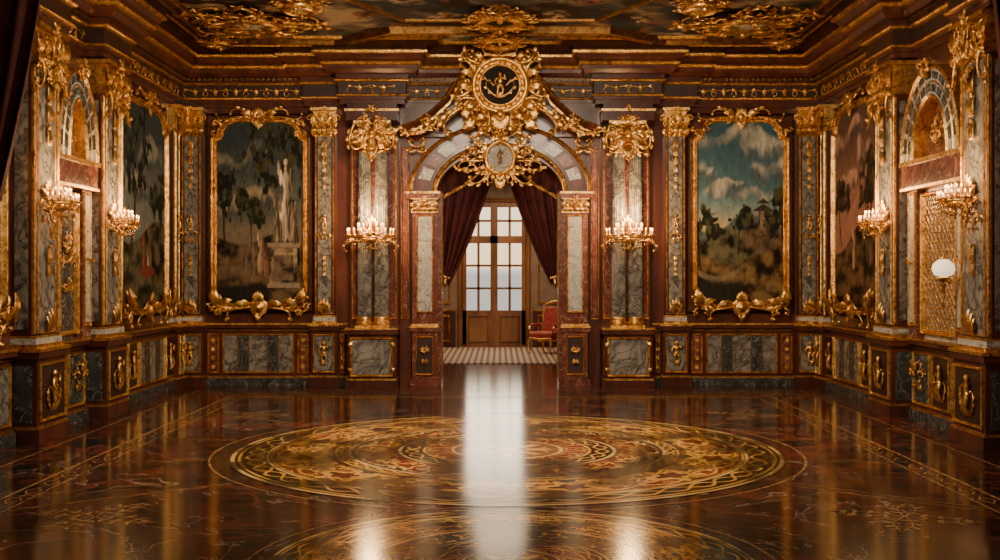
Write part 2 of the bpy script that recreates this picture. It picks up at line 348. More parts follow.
gx=np.linspace(-HW,HW,nx); gy=np.linspace(-9,0,ny); GX,GY=np.meshgrid(gx,gy,indexing='ij')
f=fbm(GX*.7+20,GY*1.0+20,1); img=np.zeros(GX.shape+(3,))+np.array((.035,.055,.062))
c=fbm(GX*.9+f*2.5+9,GY*1.3+f*2.5+9,3,6); img=mixc(img,sm(.40,.60,c),(.17,.145,.11)); img=mixc(img,sm(.55,.68,c),(.52,.42,.29)); img=mixc(img,sm(.50,.64,fbm(GX*1.5+3,GY*2+30,5)),(.035,.02,.014))
img=mixc(img,sm(.60,.68,fbm(GX*2.5+13,GY*3+30,2))*.6,(.30,.14,.09))
def fresco_fig(x,y,a,s,col):
    global img
    ca,sa=cos(a),sin(a); U=(GX-x)*ca+(GY-y)*sa; V=-(GX-x)*sa+(GY-y)*ca
    img=figure(img,U/s,V/s,0,-.25,1.0,col)
for q in ((-.9,-2.6,.5,1.1,(.6,.4,.26)),(.9,-2.7,-.6,1.1,(.6,.42,.28)),(1.3,-3.6,2.2,1.1,(.5,.2,.12)),(-1.4,-3.5,1.2,1.1,(.55,.4,.3)),(-3.0,-1.7,1.3,.9,(.5,.35,.22)),(3.0,-1.7,-1.3,.9,(.5,.35,.22)),(-2.2,-2.6,.2,1.1,(.45,.2,.12)),(2.3,-2.4,-.4,1.1,(.5,.38,.26)),(-2.7,-3.4,1.2,1.1,(.5,.38,.3)),(2.8,-3.3,-.8,1.1,(.3,.35,.4)),(-4.6,-2.0,.9,.9,(.5,.35,.25)),(4.6,-2.0,-.9,.9,(.5,.3,.2))): fresco_fig(*q)
e=empty('ceiling'); gridmesh('fresco',GX,GY,GX*0+CEIL-.005,np.clip(img*.85,0,1),'canvas',e)
mb=MB(); mb.use('mahogany_dark'); mb.box(-HW-.2,HW+.2,-22.2,.4,CEIL,CEIL+.2); mb.obj('ceiling_slab',e)

# ------------------------------------------------------------ entablature
path=[]
def P(x,y): path.append((x,y))
P(-HW,-22)
for yy in (-9.6,-6.5,-4.2):
    P(-HW,yy-.48);P(-HW+.28,yy-.48);P(-HW+.28,yy+.48);P(-HW,yy+.48)
P(-HW,0)
for xx,d,w in ((-3.17,.14,.3),(-2.27,.42,.52)):
    P(xx-w,0);P(xx-w,-d);P(xx+w,-d);P(xx+w,0)
for xx,d,w in ((2.27,.42,.52),(3.17,.14,.3)):
    P(xx-w,0);P(xx-w,-d);P(xx+w,-d);P(xx+w,0)
P(HW,0)
for yy in (-4.1,-7.1,-9.6):
    P(HW,yy+.48);P(HW-.28,yy+.48);P(HW-.28,yy-.48);P(HW,yy-.48)
P(HW,-22)
PL=RX(-90)
mb=MB(); mb.push(PL)
def ent(mat,prof): mb.use(mat); mb.sweep(path,prof)
ent('mahogany',[(0,5.04),(.05,5.04),(.05,5.12),(.08,5.12),(.08,5.17)])
ent('gold',[(.08,5.17),(.11,5.175),(.12,5.2),(.08,5.22)])
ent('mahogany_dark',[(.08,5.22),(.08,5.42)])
ent('gold',[(.08,5.42),(.13,5.43),(.15,5.46),(.12,5.48)])
ent('mahogany',[(.12,5.48),(.12,5.56)])
ent('mahogany',[(.12,5.56),(.24,5.56),(.3,5.62),(.3,5.68)])
ent('gold',[(.3,5.68),(.35,5.69),(.37,5.73),(.33,5.76)])
ent('mahogany',[(.33,5.76),(.40,5.80),(.44,5.86)])
ent('gold',[(.44,5.86),(.48,5.87),(.49,5.91),(.44,5.94)])
ent('ceiling_walnut',[(.44,5.94),(.5,6.0),(.62,6.06),(.70,CEIL)])
ent('gold',[(.66,6.075),(.70,6.04),(.74,6.05),(.76,CEIL)])
mb.pop(); mb.use('gold_dark')
for i in range(120):
    x=-5.7+i*11.4/119
    mb.box(x-.022,x+.022,-.2,-.1,5.50,5.545)
for sx in (-1,1):
    for i in range(105):
        y=-.2-i*.1; mb.box(min(sx*(HW-.2),sx*(HW-.1)),max(sx*(HW-.2),sx*(HW-.1)),y-.022,y+.022,5.50,5.545)
mb.use('gold')
def frieze(x0,x1,dy):
    n=max(1,int((x1-x0)/.34))
    for i in range(n):
        x=x0+(i+.5)*(x1-x0)/n
        for sg in (-1,1): mb.vine(x,5.31,pi/2-sg*pi/2+sg*.5,.3,-sg*3,-sg*30,.013,-dy,1,12)
        mb.leaf(x,5.24,pi/2,.14,.07,0,-dy)
frieze(-5.7,-3.5,.08); frieze(3.5,5.7,.08); frieze(-2.7,-1.85,.5); frieze(1.85,2.7,.5); frieze(-1.7,1.7,.08)
for M in (MLEFT(-2),MRIGHT(-2)):
    mb.push(M); frieze(-1.6,1.6,.08); frieze(-3.9,-2.7,.08); mb.pop()
mb.obj('trim_entablature')

# ------------------------------------------------------------ dado (wainscot)
def dado(mb,u0,u1,panels):
    mb.use('mahogany'); mb.box(u0,u1,-.06,0,.0,1.04)
    mb.use('marble_blue'); mb.box(u0,u1,-.12,-.06,0,.14)
    mb.use('gold'); mb.box(u0,u1,-.10,-.05,.14,.165)
    mb.use('mahogany'); mb.box(u0,u1,-.14,0,1.04,1.10); mb.use('gold'); mb.box(u0,u1,-.155,-.05,1.10,1.13); mb.use('gold_dark'); mb.box(u0,u1,-.09,-.05,.99,1.01)
    tot=sum(p[0] for p in panels); u=u0+.03; sc=(u1-u0-.06)/tot
    for wd,kind in panels:
        a,b=u+.03,u+wd*sc-.03; u+=wd*sc; c=(a+b)/2
        mb.use('gold'); mb.rframe(a,b,.22,.94,.035,.04,-.06)
        if kind=='s':
            n=5; e=[0,.2,.36,.64,.8,1]
            for i in range(n):
                mb.use('marble_blue' if i%2 else 'marble_grey'); mb.box(a+.035+(b-a-.07)*e[i],a+.035+(b-a-.07)*e[i+1],-.075,-.06,.255,.905)
            mb.use('gold_dark')
            for i in range(1,n): q=a+.035+(b-a-.07)*e[i]; mb.box(q-.01,q+.01,-.085,-.06,.255,.905)
        elif kind=='m':
            mb.use('marble_grey'); mb.box(a+.04,b-.04,-.075,-.06,.26,.9)
        elif kind=='b':
            mb.use('marble_blue'); mb.box(a+.04,b-.04,-.075,-.06,.26,.9); mb.use('gold'); mb.foliage(c,.58,(b-a)*.6,.5,5,5,-.08,.013)
        elif kind=='f':
            mb.use('mahogany_dark'); mb.box(a+.04,b-.04,-.07,-.06,.26,.9); mb.use('gold'); mb.putto(c,.58,.5,-.07); 
            for sg in (-1,1): mb.vine(c+sg*.05,.33,pi/2-sg*1.1,.3,sg*4,sg*14,.012,-.07,2,14)
        else:
            mb.use('marble_pink'); mb.box(a+.04,b-.04,-.07,-.06,.26,.9)
            mb.use('gold')
            for i in range(4): 
                for dx in ((-.07,.07) if b-a>.26 else (0,)): mb.rosette(c+dx,.34+i*.16,.05,-.075,6)
mb=MB()
dado(mb,-5.36,-3.4,[(.30,'g'),(1.5,'s'),(.30,'g')]); dado(mb,3.4,5.36,[(.30,'g'),(1.5,'s'),(.30,'g')])
dado(mb,-2.96,-2.75,[(1,'g')]); dado(mb,2.75,2.96,[(1,'g')])
mb.obj('trim_wainscot_back')
mb=MB(); mb.push(MLEFT(0)); dado(mb,-3.7,-.5,[(.5,'b'),(.4,'f'),(1,'s'),(.4,'f')]); dado(mb,-6.0,-4.7,[(.5,'m'),(.5,'b')]); dado(mb,-9.1,-7.0,[(.4,'f'),(1,'s'),(.4,'m')]); mb.pop(); mb.obj('trim_wainscot_left')
mb=MB(); mb.push(MRIGHT(0)); dado(mb,.5,3.6,[(.4,'f'),(1,'s'),(.4,'f'),(.5,'b')]); dado(mb,4.6,6.6,[(.5,'b'),(.5,'f'),(.5,'m')]); dado(mb,7.6,9.1,[(.4,'f'),(.6,'s')]); mb.pop(); mb.obj('trim_wainscot_right')

# ------------------------------------------------------------ pilasters
def pilaster(M,w,dp,seed,big=False):
    mb=MB(); h=w/2
    mb.use('mahogany'); mb.box(-h-.07,h+.07,-dp-.10,0,0,.16); mb.box(-h-.03,h+.03,-dp-.06,0,.16,1.0); mb.box(-h-.07,h+.07,-dp-.10,0,1.0,1.08)
    mb.use('gold'); mb.box(-h-.08,h+.08,-dp-.115,0,1.08,1.12); mb.box(-h-.05,h+.05,-dp-.085,0,.16,.19)
    mb.rframe(-h+.01,h-.01,.24,.94,.035,.04,-dp-.06)
    mb.use('mahogany_dark' if big else 'marble_grey'); mb.box(-h+.045,h-.045,-dp-.07,-dp-.06,.28,.9)
    mb.use('gold'); mb.putto(0,.59,.5 if big else .46,-dp-.07)
    if big:
        for sg in (-1,1): mb.vine(sg*.05,.35,pi/2-sg*1.0,.34,sg*3,sg*16,.014,-dp-.07,3,14)
        for sx in (-1,1):
            mb.use('marble_blue'); mb.box(sx*(h+.03)-.008,sx*(h+.03)+.008,-dp,-.05,.24,.92)
    mb.use('gold'); mb.box(-h,h,-dp-.04,0,1.12,1.17); mb.use('marble_white'); mb.box(-h+.01,h-.01,-dp-.03,0,1.17,1.24); mb.use('gold'); mb.box(-h+.02,h-.02,-dp-.02,0,1.24,1.27)
    mb.use('mahogany'); mb.box(-h+.02,h-.02,-dp+.03,0,1.27,4.55)
    e=.17 if big else .09
    mb.use('marble_grey'); mb.box(-h+e,h-e,-dp,-dp+.03,1.3,4.5)
    if big:
        for sx in (-1,1): mb.use('marble_pink'); mb.box(sx*(h-.115)-.03,sx*(h-.115)+.03,-dp+.005,-dp+.03,1.32,4.48)
        mb.use('gold'); mb.rframe(-h+e-.03,h-e+.03,1.29,4.52,.02,.03,-dp+.02)
    if dp>.2: mb.use('marble_grey'); mb.box(-h+.012,-h+.02,-dp+.07,-.05,1.35,4.45); mb.box(h-.02,h-.012,-dp+.07,-.05,1.35,4.45)
    mb.use('gold'); mb.rframe(-h+.04,h-.04,1.29,4.52,.03,.04,-dp+.03)
    mb.husks(0,4.42,3.5,w*.36,-dp); mb.putto(0,2.95,.3,-dp); mb.foliage(0,2.7,w*.42,.5,4,seed+3,-dp,.014); mb.husks(0,2.35,1.95,w*.26,-dp); mb.fan(0,1.3,pi/2,1.6,5,.3,.09,-dp)
    mb.capital(0,4.5,w*.92,.46,0,dp+.02)
    if big:
        mb.foliage(0,4.62,w*.7,.5,7,seed+9,-dp-.08,.02); mb.fan(0,4.5,-pi/2,1.4,5,.3,.1,-dp-.06)
        for sg in (-1,1): mb.vine(sg*h*.8,4.6,-pi/2-sg*.1,.5,sg*1,sg*22,.026,-dp-.06,3)
    mb.use('mahogany'); mb.box(-h-.02,h+.02,-dp,0,5.01,5.06)
    return mb.obj('pilaster',None,M)
for x,s in ((-5.58,2),(-3.17,4),(3.17,6),(5.58,8)): pilaster(T(x,0),.42,.14,s)
for y,s in ((-4.2,3),(-6.5,5),(-9.6,3)): pilaster(MLEFT(y),.8,.28,s,True)
for y,s in ((-4.1,4),(-7.1,6),(-9.6,4)): pilaster(MRIGHT(y),.82,.28,s,True)
pilaster(MLEFT(-.42),.3,.1,2); pilaster(MRIGHT(-.42),.3,.1,2)

# ------------------------------------------------------------ twin columns
def twin(x,seed):
    mb=MB(); w=.46
    mb.use('mahogany'); mb.box(-w,w,-.62,0,0,.14); mb.box(-w+.04,w-.04,-.56,0,.14,.95); mb.box(-w,w,-.62,0,.95,1.03)
    mb.use('gold'); mb.box(-w-.015,w+.015,-.635,0,1.03,1.06); mb.box(-w+.02,w-.02,-.585,0,.14,.17)
    mb.rframe(-w+.08,w-.08,.2,.9,.04,.05,-.56); mb.use('marble_grey'); mb.box(-w+.12,w-.12,-.575,-.56,.24,.86)
    mb.use('gold')
    for sg in (-1,1):
        for zz,an in ((.27,pi/2-sg*.8),(.83,-pi/2+sg*.8)): mb.leaf(sg*(w-.14),zz,an,.14,.06,0,-.575)
    for sx in (-1,1): mb.use('marble_pink'); mb.box(sx*(w-.04)-.01,sx*(w-.04)+.01,-.5,-.08,.22,.88)
    mb.use('mahogany'); mb.box(-w+.02,w-.02,-.14,0,1.06,4.6)
    mb.use('gold'); mb.rframe(-w+.05,w-.05,1.2,4.45,.03,.035,-.14); mb.use('marble_pink'); mb.box(-w+.08,w-.08,-.15,-.14,1.23,4.42)
    for cx in (-.15,.15):
        mb.push(T(cx,-.34,0))
        mb.use('gold'); mb.box(-.155,.155,-.155,.155,1.06,1.11)
        mb.lathe([(.15,1.11),(.16,1.13),(.16,1.16),(.145,1.18),(.13,1.19),(.145,1.22),(.14,1.25),(.128,1.26)],20)
        mb.use('marble_grey'); mb.lathe([(.124,1.26),(.126,2.3),(.120,3.3),(.108,4.2)],40,False,.09)
        mb.use('gold'); mb.lathe([(.106,4.18),(.122,4.19),(.122,4.22),(.10,4.24),(.10,4.4),(.15,4.68)],20)
        for row in (0,1):
            for i in range(8):
                mb.push(RZ(i*45+row*22)); mb.leaf(0,4.24+row*.16,pi/2,.27,.12,0,-.10-.01*row,.07,3); mb.pop()
        for i in range(4):
            mb.push(RZ(i*90+45)); mb.vine(0,4.45,pi/2,.26,2,28,.016,-.13,0,12); mb.pop()
        mb.box(-.18,.18,-.18,.18,4.68,4.74); mb.pop()
    mb.use('gold'); mb.foliage(0,4.5,.6,.6,10,seed,-.48,.022); mb.fan(0,4.3,-pi/2,1.2,5,.3,.1,-.5); mb.ell((0,-.56,4.52),(.07,.06,.09))
    for sg in (-1,1): mb.vine(sg*.3,4.7,-pi/2+sg*.5,.6,-sg*1,-sg*16,.03,-.5,4)
    mb.use('mahogany'); mb.box(-w,w,-.56,0,4.74,4.9)
    mb.use('gold'); mb.box(-w-.02,w+.02,-.58,0,4.9,4.94); mb.use('mahogany'); mb.box(-w+.02,w-.02,-.54,0,4.94,5.06)
    mb.use('gold'); mb.foliage(0,4.86,.5,.24,5,seed+2,-.58,.016)
    return mb.obj('twin_columns',None,T(x,0))
twin(-2.27,11); twin(2.27,12)

# ------------------------------------------------------------ portal
mb=MB()
for sx in (-1,1):
    if sx<0: mb.mirror(0)
    mb.use('marble_pink'); mb.box(1.10,1.62,-.26,0,0,.12); mb.box(1.13,1.58,-.22,0,.12,.98); mb.box(1.10,1.62,-.26,0,.98,1.05)
    mb.use('gold'); mb.box(1.09,1.63,-.27,0,1.05,1.08); mb.rframe(1.19,1.52,.2,.9,.03,.04,-.22)
    mb.use('mahogany_dark'); mb.box(1.22,1.49,-.225,-.22,.23,.87); mb.use('gold'); mb.foliage(1.355,.56,.2,.4,5,21,-.23,.012)
    mb.use('marble_pink'); mb.box(1.13,1.58,-.18,0,1.08,3.3)
    mb.use('marble_white'); mb.box(1.23,1.48,-.195,-.18,1.35,3.05); mb.use('gold'); mb.rframe(1.20,1.51,1.32,3.08,.03,.04,-.18)
    mb.box(1.11,1.6,-.2,0,1.08,1.12); mb.box(1.11,1.6,-.21,0,3.12,3.15)
    mb.capital(1.355,3.14,.4,.22,0,.2)
    mb.use('marble_pink'); mb.box(1.08,1.66,-.3,0,3.38,3.46); mb.use('gold'); mb.box(1.07,1.68,-.32,0,3.46,3.5)
    mb.use('marble_pink'); mb.box(1.06,1.13,-.1,.42,0,3.5); mb.use('gold_dark'); mb.box(1.05,1.06,-.08,-.04,.1,3.5); mb.box(1.05,1.06,.3,.34,.1,3.5)
    mb.use('mahogany'); mb.box(1.62,1.80,-.12,0,1.05,4.95); mb.use('gold'); mb.rframe(1.645,1.785,1.2,4.3,.02,.03,-.12)
    mb.use('marble_pink'); mb.box(1.675,1.755,-.125,-.12,1.25,4.25)
    mb.use('mahogany'); mb.box(1.6,1.80,-.2,0,0,1.05)
    pp=[(1.78,4.50),(1.5,4.60),(1.2,4.80),(.92,5.06),(.72,5.38)]
    pr=[(0,0),(0,.3),(-.05,.34),(-.12,.38),(-.14,.36),(-.14,0)]
    mb.use('mahogany'); mb.sweep(pp,[(-a,b) for a,b in pr])
    mb.use('gold'); mb.sweep(pp,[(-.0,.3),(.02,.34),(-.02,.34)]); mb.sweep([(x,z+.14) for x,z in pp],[(-.02,.34),(-.0,.40),(.03,.38),(.03,0)])
    mb.vine(1.7,4.62,0.1,.5,-2,22,.04,-.34,3); mb.vine(.75,5.35,2.0,.5,1,18,.045,-.42,3)
    mb.swag(.95,4.92,1.75,4.55,.16,.05,-.42); mb.swag(1.75,4.62,2.15,4.62,.10,.035,-.6)
    mb.foliage(1.2,4.72,.42,.32,5,37,-.38,.022)
    mb.foliage(1.5,4.3,.28,.28,3,35,-.14,.018)
    if sx<0: mb.pop()
arcp=lambda a,b,n=40,z=SP:[arch(i/n,a,b,z) for i in range(n+1)]
mb.use('mahogany'); mb.sweep(arcp(1.62,1.22),[(0,0),(0,.2),(.49,.2),(.49,0)])
mb.use('gold'); mb.sweep(arcp(1.64,1.24),[(0,.0),(0,.26),(.04,.29),(.07,.26),(.07,.2)]); mb.sweep(arcp(1.22,.88),[(0,.2),(.02,.24),(.05,.25),(.07,.22),(.09,.2),(.09,-.4)])
for i in range(11):
    t0=.06+i*.08+.008; t1=t0+.064
    mb.use('marble_white' if i%2==0 else 'marble_pink')
    n=4; pts=[arch(t0+(t1-t0)*k/n,1.50,1.11) for k in range(n+1)]+[arch(t1+(t0-t1)*k/n,1.28,.93) for k in range(n+1)]
    mb.prism(pts,-.225,-.2)
mb.use('gold')
for i in range(30):
    p=arch((i+.5)/30,1.17,.83); mb.ell((p[0],-.25,p[1]),(.025,.02,.025),6,4)
mb.use('mahogany'); mb.prism([(-1.80,4.5),(1.80,4.5),(1.80,5.05),(-1.80,5.05)],-.13,0)
mb.obj('door_portal')

# ------------------------------------------------------------ cartouches
def cartouche(mb,cx,cz,rx,rz,y,seed,face='marble_blue',dens=14):
    mb.use('gold'); mb.push(T(cx,y,cz)@Matrix.Diagonal((rx,1,rz,1))@RX(90))
    mb.lathe([(.0001,.02),(1.05,.02),(1.12,.10),(1.0,.16),(.9,.12),(.86,.06)],28); 
    mb.use(face); mb.lathe([(.86,.06),(.5,.11),(.0001,.13)],28); mb.pop(); mb.use('gold')
    for sd in (0,1):
        if sd: mb.mirror(cx)
        for a,L,k in ((80,1.5,-1),(40,1.3,1),(5,1.2,-1),(-30,1.3,1),(-65,1.4,-1)):
            t=math.radians(a); mb.vine(cx+cos(t)*rx*.95,cz+sin(t)*rz*.95,t+k*-.9,L*rx,k*2.2/rx*.6,k*9/rx,rx*.085,y-.05,3,18,1,1.2)
            mb.leaf(cx+cos(t)*rx*1.05,cz+sin(t)*rz*1.05,t,rx*.6,rx*.28,k*.6,y-.04)
        if sd: mb.pop()
    mb.fan(cx,cz+rz*1.0,pi/2,2.2,7,rz*.75,rx*.28,y-.08,.08); mb.fan(cx,cz-rz*1.0,-pi/2,1.8,5,rz*.6,rx*.28,y-.08,.06)
    mb.ell((cx,y-.16,cz+rz*1.05),(rx*.16,.06,rx*.16)); mb.ell((cx,y-.14,cz-rz*1.05),(rx*.14,.06,rx*.14))
    if dens: mb.foliage(cx,cz,rx*2.9,rz*2.9,dens,seed,y+.04,rx*.05)
mb=MB()
cartouche(mb,0,4.08,.25,.28,-.42,5,'marble_white',10)
mb.use('gold_dark'); mb.putto(0,4.09,.26,-.55)
mb.use('gold')
for sd in (0,1):
    if sd: mb.mirror(0)
    mb.vine(.28,4.05,-.2,.55,1.2,-18,.032,-.35,4); mb.vine(.2,3.85,-1.2,.5,2,18,.03,-.38,3); mb.foliage(.5,4.15,.3,.3,4,8,-.32,.022)
    mb.swag(.3,3.95,.85,3.95,.08,.03,-.3)
    if sd: mb.pop()
mb.fan(0,3.78,-pi/2,1.2,5,.3,.1,-.45)
mb.obj('keystone_cartouche')
# coat of arms
mb=MB(); y=-.62; cz=5.33
mb.use('black_enamel'); mb.prism([(-.45,4.62),(.45,4.62),(.62,5.2),(.62,6.0),(-.62,6.0),(-.62,5.2)],-.5,-.05)
mb.use('gold'); mb.push(T(0,y,cz)@RX(90)); mb.lathe([(.0001,0),(.48,0),(.53,.06),(.50,.13),(.44,.15),(.42,.09),(.38,.08),(.37,.12),(.34,.13),(.33,.06)],40)
mb.use('black_enamel'); mb.lathe([(.33,.06),(.0001,.07)],40); mb.use('gold')
for i in range(24): a=2*pi*i/24; mb.ell((.40*cos(a),.40*sin(a),.11),(.022,.022,.02),6,4)
mb.pop()
yy=y-.08
mb.putto(0,cz,.46,yy)
for sd in (0,1):
    if sd: mb.mirror(0)
    mb.vine(.05,cz-.2,.4,.36,2,14,.022,yy,2); mb.vine(.10,cz-.02,.9,.3,-2,-18,.02,yy,2)
    for a,L,k in ((80,.45,-1),(52,.5,1),(24,.42,-1),(-4,.45,1),(-32,.42,-1),(-62,.5,1)):
        t=math.radians(a); mb.vine(cos(t)*.5,cz+sin(t)*.5,t-k*1.1,L,k*3,k*22,.040,y-.04,3,20,1,1.2)
        mb.leaf(cos(t)*.50,cz+sin(t)*.50,t,.24,.14,k*.6,y-.05)
    mb.vine(.5,5.15,-1.0,.85,1.2,-11,.05,-.55,5); mb.vine(.4,4.85,-1.9,.5,1,14,.04,-.5,3)
    mb.leaf(.55,5.1,-1.0,.4,.18,-1,-.5); mb.leaf(.4,4.9,-1.4,.45,.2,1,-.5)
    mb.tube([(.62,-.5,5.6),(.70,-.52,5.3),(.60,-.5,5.0),(.60,-.5,4.8),(.45,-.5,4.62)],[.04,.055,.045,.04,.02],6)
    mb.foliage(.5,5.75,.35,.35,5,50,-.55,.03); mb.foliage(.58,5.3,.22,.5,5,51,-.5,.03); mb.foliage(.4,4.85,.3,.4,5,52,-.5,.03)
    mb.ell((.42,-.72,5.78),(.07,.06,.08)); mb.tube([(.42,-.70,5.74),(.46,-.68,5.6),(.52,-.64,5.48)],[.04,.075,.04],8); mb.tube([(.46,-.72,5.68),(.34,-.76,5.66),(.26,-.74,5.78)],[.03,.026,.02],6)
    if sd: mb.pop()
for i in range(5):
    u=(i-2)*.12; mb.tube([(u,y-.12,cz+.54),(u*1.35,y-.2,cz+.66),(u*.6,y-.14,cz+.74)],[.03,.03,.02],6); mb.ell((u*1.35,y-.2,cz+.68),(.035,)*3)
mb.box(-.28,.28,y-.2,y-.05,cz+.49,cz+.55)
mb.fan(0,cz-.5,-pi/2,2.0,9,.36,.13,y-.1,.08); mb.ell((0,y-.16,cz-.52),(.09,.07,.09))
mb.foliage(0,cz-.62,.8,.5,12,44,-.52,.028)
mb.obj('coat_of_arms')

# ------------------------------------------------------------ ceiling ornaments
mb=MB(); CM=T(0,0,CEIL)@RX(90); mb.push(CM)
bp=[(4.95,9),(4.95,.98),(2.85,.98),(1.8,1.85),(-1.8,1.85),(-2.85,.98),(-4.95,.98),(-4.95,9)]
mb.use('ceiling_walnut'); mb.sweep(bp,[(-.18,0),(-.18,.08),(0,.10),(.0,0)])
mb.use('gold'); mb.sweep(bp,[(-.20,0),(-.21,.09),(-.18,.11),(-.165,.08)]); mb.use('gold_dark'); mb.sweep(bp,[(-.02,.09),(0,.13),(.025,.12),(.03,.05),(.05,.06),(.06,0)])
ip=[(2.5,9),(2.5,4.1),(1.55,2.35),(-1.55,2.35),(-2.5,4.1),(-2.5,9)]
mb.sweep(ip,[(0,0),(0,.03),(.015,.05),(.035,.03),(.05,.04),(.06,0)])
cartouche(mb,0,2.75,.34,.40,-.05,71,'black_enamel',18)
cartouche(mb,0,1.55,.26,.34,-.12,72,'black_enamel',12)
for sx in (-1,1):
    cartouche(mb,sx*3.95,2.5,.42,.42,-.05,73,'marble_white',14)
    cartouche(mb,sx*3.0,3.6,.22,.26,-.03,74,'marble_white',6)
    cartouche(mb,sx*4.85,1.1,.2,.2,-.03,75,'gold_dark',6)
    cartouche(mb,sx*3.9,5.5,.5,.5,-.03,76,'gold_dark',8)
    for k in range(3):
        a=[.3,1.3,2.6][k]; mb.vine(sx*3.95,2.5,(a if sx>0 else pi-a),1.5,sx*(-1)**k*.8,sx*(-1)**k*6,.035,-.05,5,26,1,.7)
        mb.vine(sx*3.95,2.5,-(a if sx>0 else pi-a),1.5,-sx*(-1)**k*.8,-sx*(-1)**k*6,.035,-.05,5,26,1,.7)
mb.pop(); mb.obj('ceiling_stucco')

# ------------------------------------------------------------ paintings
def painting(M,w,z0,z1,kind,seed):
    root=empty('painting',M); h=w/2; H=z1-z0
    cr=.34
    def hw(z):
        if z>z1-cr*1.1: t=(z-(z1-cr*1.1))/(cr*1.1); return h-.42*h*(1-math.sqrt(max(0,1-t*t)))-(.10*h if t>.02 else .10*h*t/.02)
        if z<z0+cr: t=((z0+cr)-z)/cr; return h-.5*h*(1-math.sqrt(max(0,1-t*t)))
        return h
    n1,n2=190,340
    zs=np.linspace(z0,z1,n2); W=np.array([hw(z) for z in zs]); s=np.linspace(-1,1,n1)
    X=s[:,None]*W[None,:]; Z=np.repeat(zs[None,:],n1,0)
    C=paint(kind,X/h,(Z-z0)/H)
    gridmesh('canvas',X,X*0-.05,Z,C,'canvas',root)
    right=[(hw(z),z) for z in [z0]+[z0+cr*k/8 for k in range(1,9)]+[z1-cr*1.1*(1-k/8) for k in range(0,9)]]
    path=[(-x,z) for x,z in right]+[(x,z) for x,z in reversed(right)]
    mb=MB(); mb.use('gold')
    mb.sweep(path,[(-.06,0),(-.06,.06),(-.04,.10),(-.015,.08),(0,.10),(.02,.06),(.03,.06),(.04,.07),(.055,.05),(.055,.02)],True)
    mb.use('mahogany_dark'); mb.rframe(-h-.16,h+.16,z0-.12,z1+.12,.05,.03,0); mb.use('gold_dark'); mb.rframe(-h-.13,h+.13,z0-.1,z1+.1,.02,.04,0)
    mb.use('gold'); y=-.12
    mb.push(T(0,y,z0+.0)@RX(90)); mb.lathe([(.0001,.09),(.08,.07),(.12,.02),(.15,.05),(.17,.02),(.17,0)],20); mb.pop()
    mb.fan(0,z0+.1,pi/2,2.0,7,.2,.08,y-.03,.05); mb.fan(0,z0-.12,-pi/2,1.6,5,.14,.07,y-.03,.04)
    for sd in (0,1):
        if sd: mb.mirror(0)
        mb.vine(.12,z0+.02,-.35,.55,1.2,-16,.028,y,4); mb.vine(h-.05,z0+.34,-pi/2-.1,.6,-2.0,10,.03,y,4); mb.vine(.5,z0-.02,0,.5,1.5,18,.028,y,3)
        mb.leaf(.15,z0+.05,.5,.3,.11,-1,y); mb.leaf(h-.15,z0-.02,.9,.42,.16,.6,y); mb.leaf(h-.1,z0+.02,2.4,.3,.12,.6,y)
        mb.foliage(h-.1,z0+.02,.3,.3,4,seed,-.08,.02)
        mb.vine(.05,z1+.08,.2,.5,.9,-14,.024,-.08,4); mb.vine(.3,z1+.04,.0,.5,-1.2,14,.022,-.08,3); mb.leaf(.1,z1+.05,.8,.25,.1,-1,-.08)
        mb.foliage(h-.08,z1-.18,.25,.3,3,seed+1,-.08,.018)
        if sd: mb.pop()
    mb.fan(0,z1+.02,pi/2,2.2,7,.2,.09,-.12,.05); mb.ell((0,-.15,z1+.04),(.07,.05,.07)); mb.fan(0,z1,-pi/2,1.6,5,.2,.08,-.12,.04)
    mb.foliage(0,z1+.04,.8,.24,7,seed+2,-.1,.018)
    mb.obj('frame',root)
painting(T(-4.36,0),1.66,1.42,4.82,'statue',1)
painting(T(4.36,0),1.66,1.42,4.82,'sky',2)
painting(MLEFT(-2.1),2.3,1.42,4.78,'dark',3)
painting(MRIGHT(-2.1),2.3,1.42,4.78,'dusk',4)
painting(MLEFT(-8.05),1.7,1.42,4.78,'dusk',5)

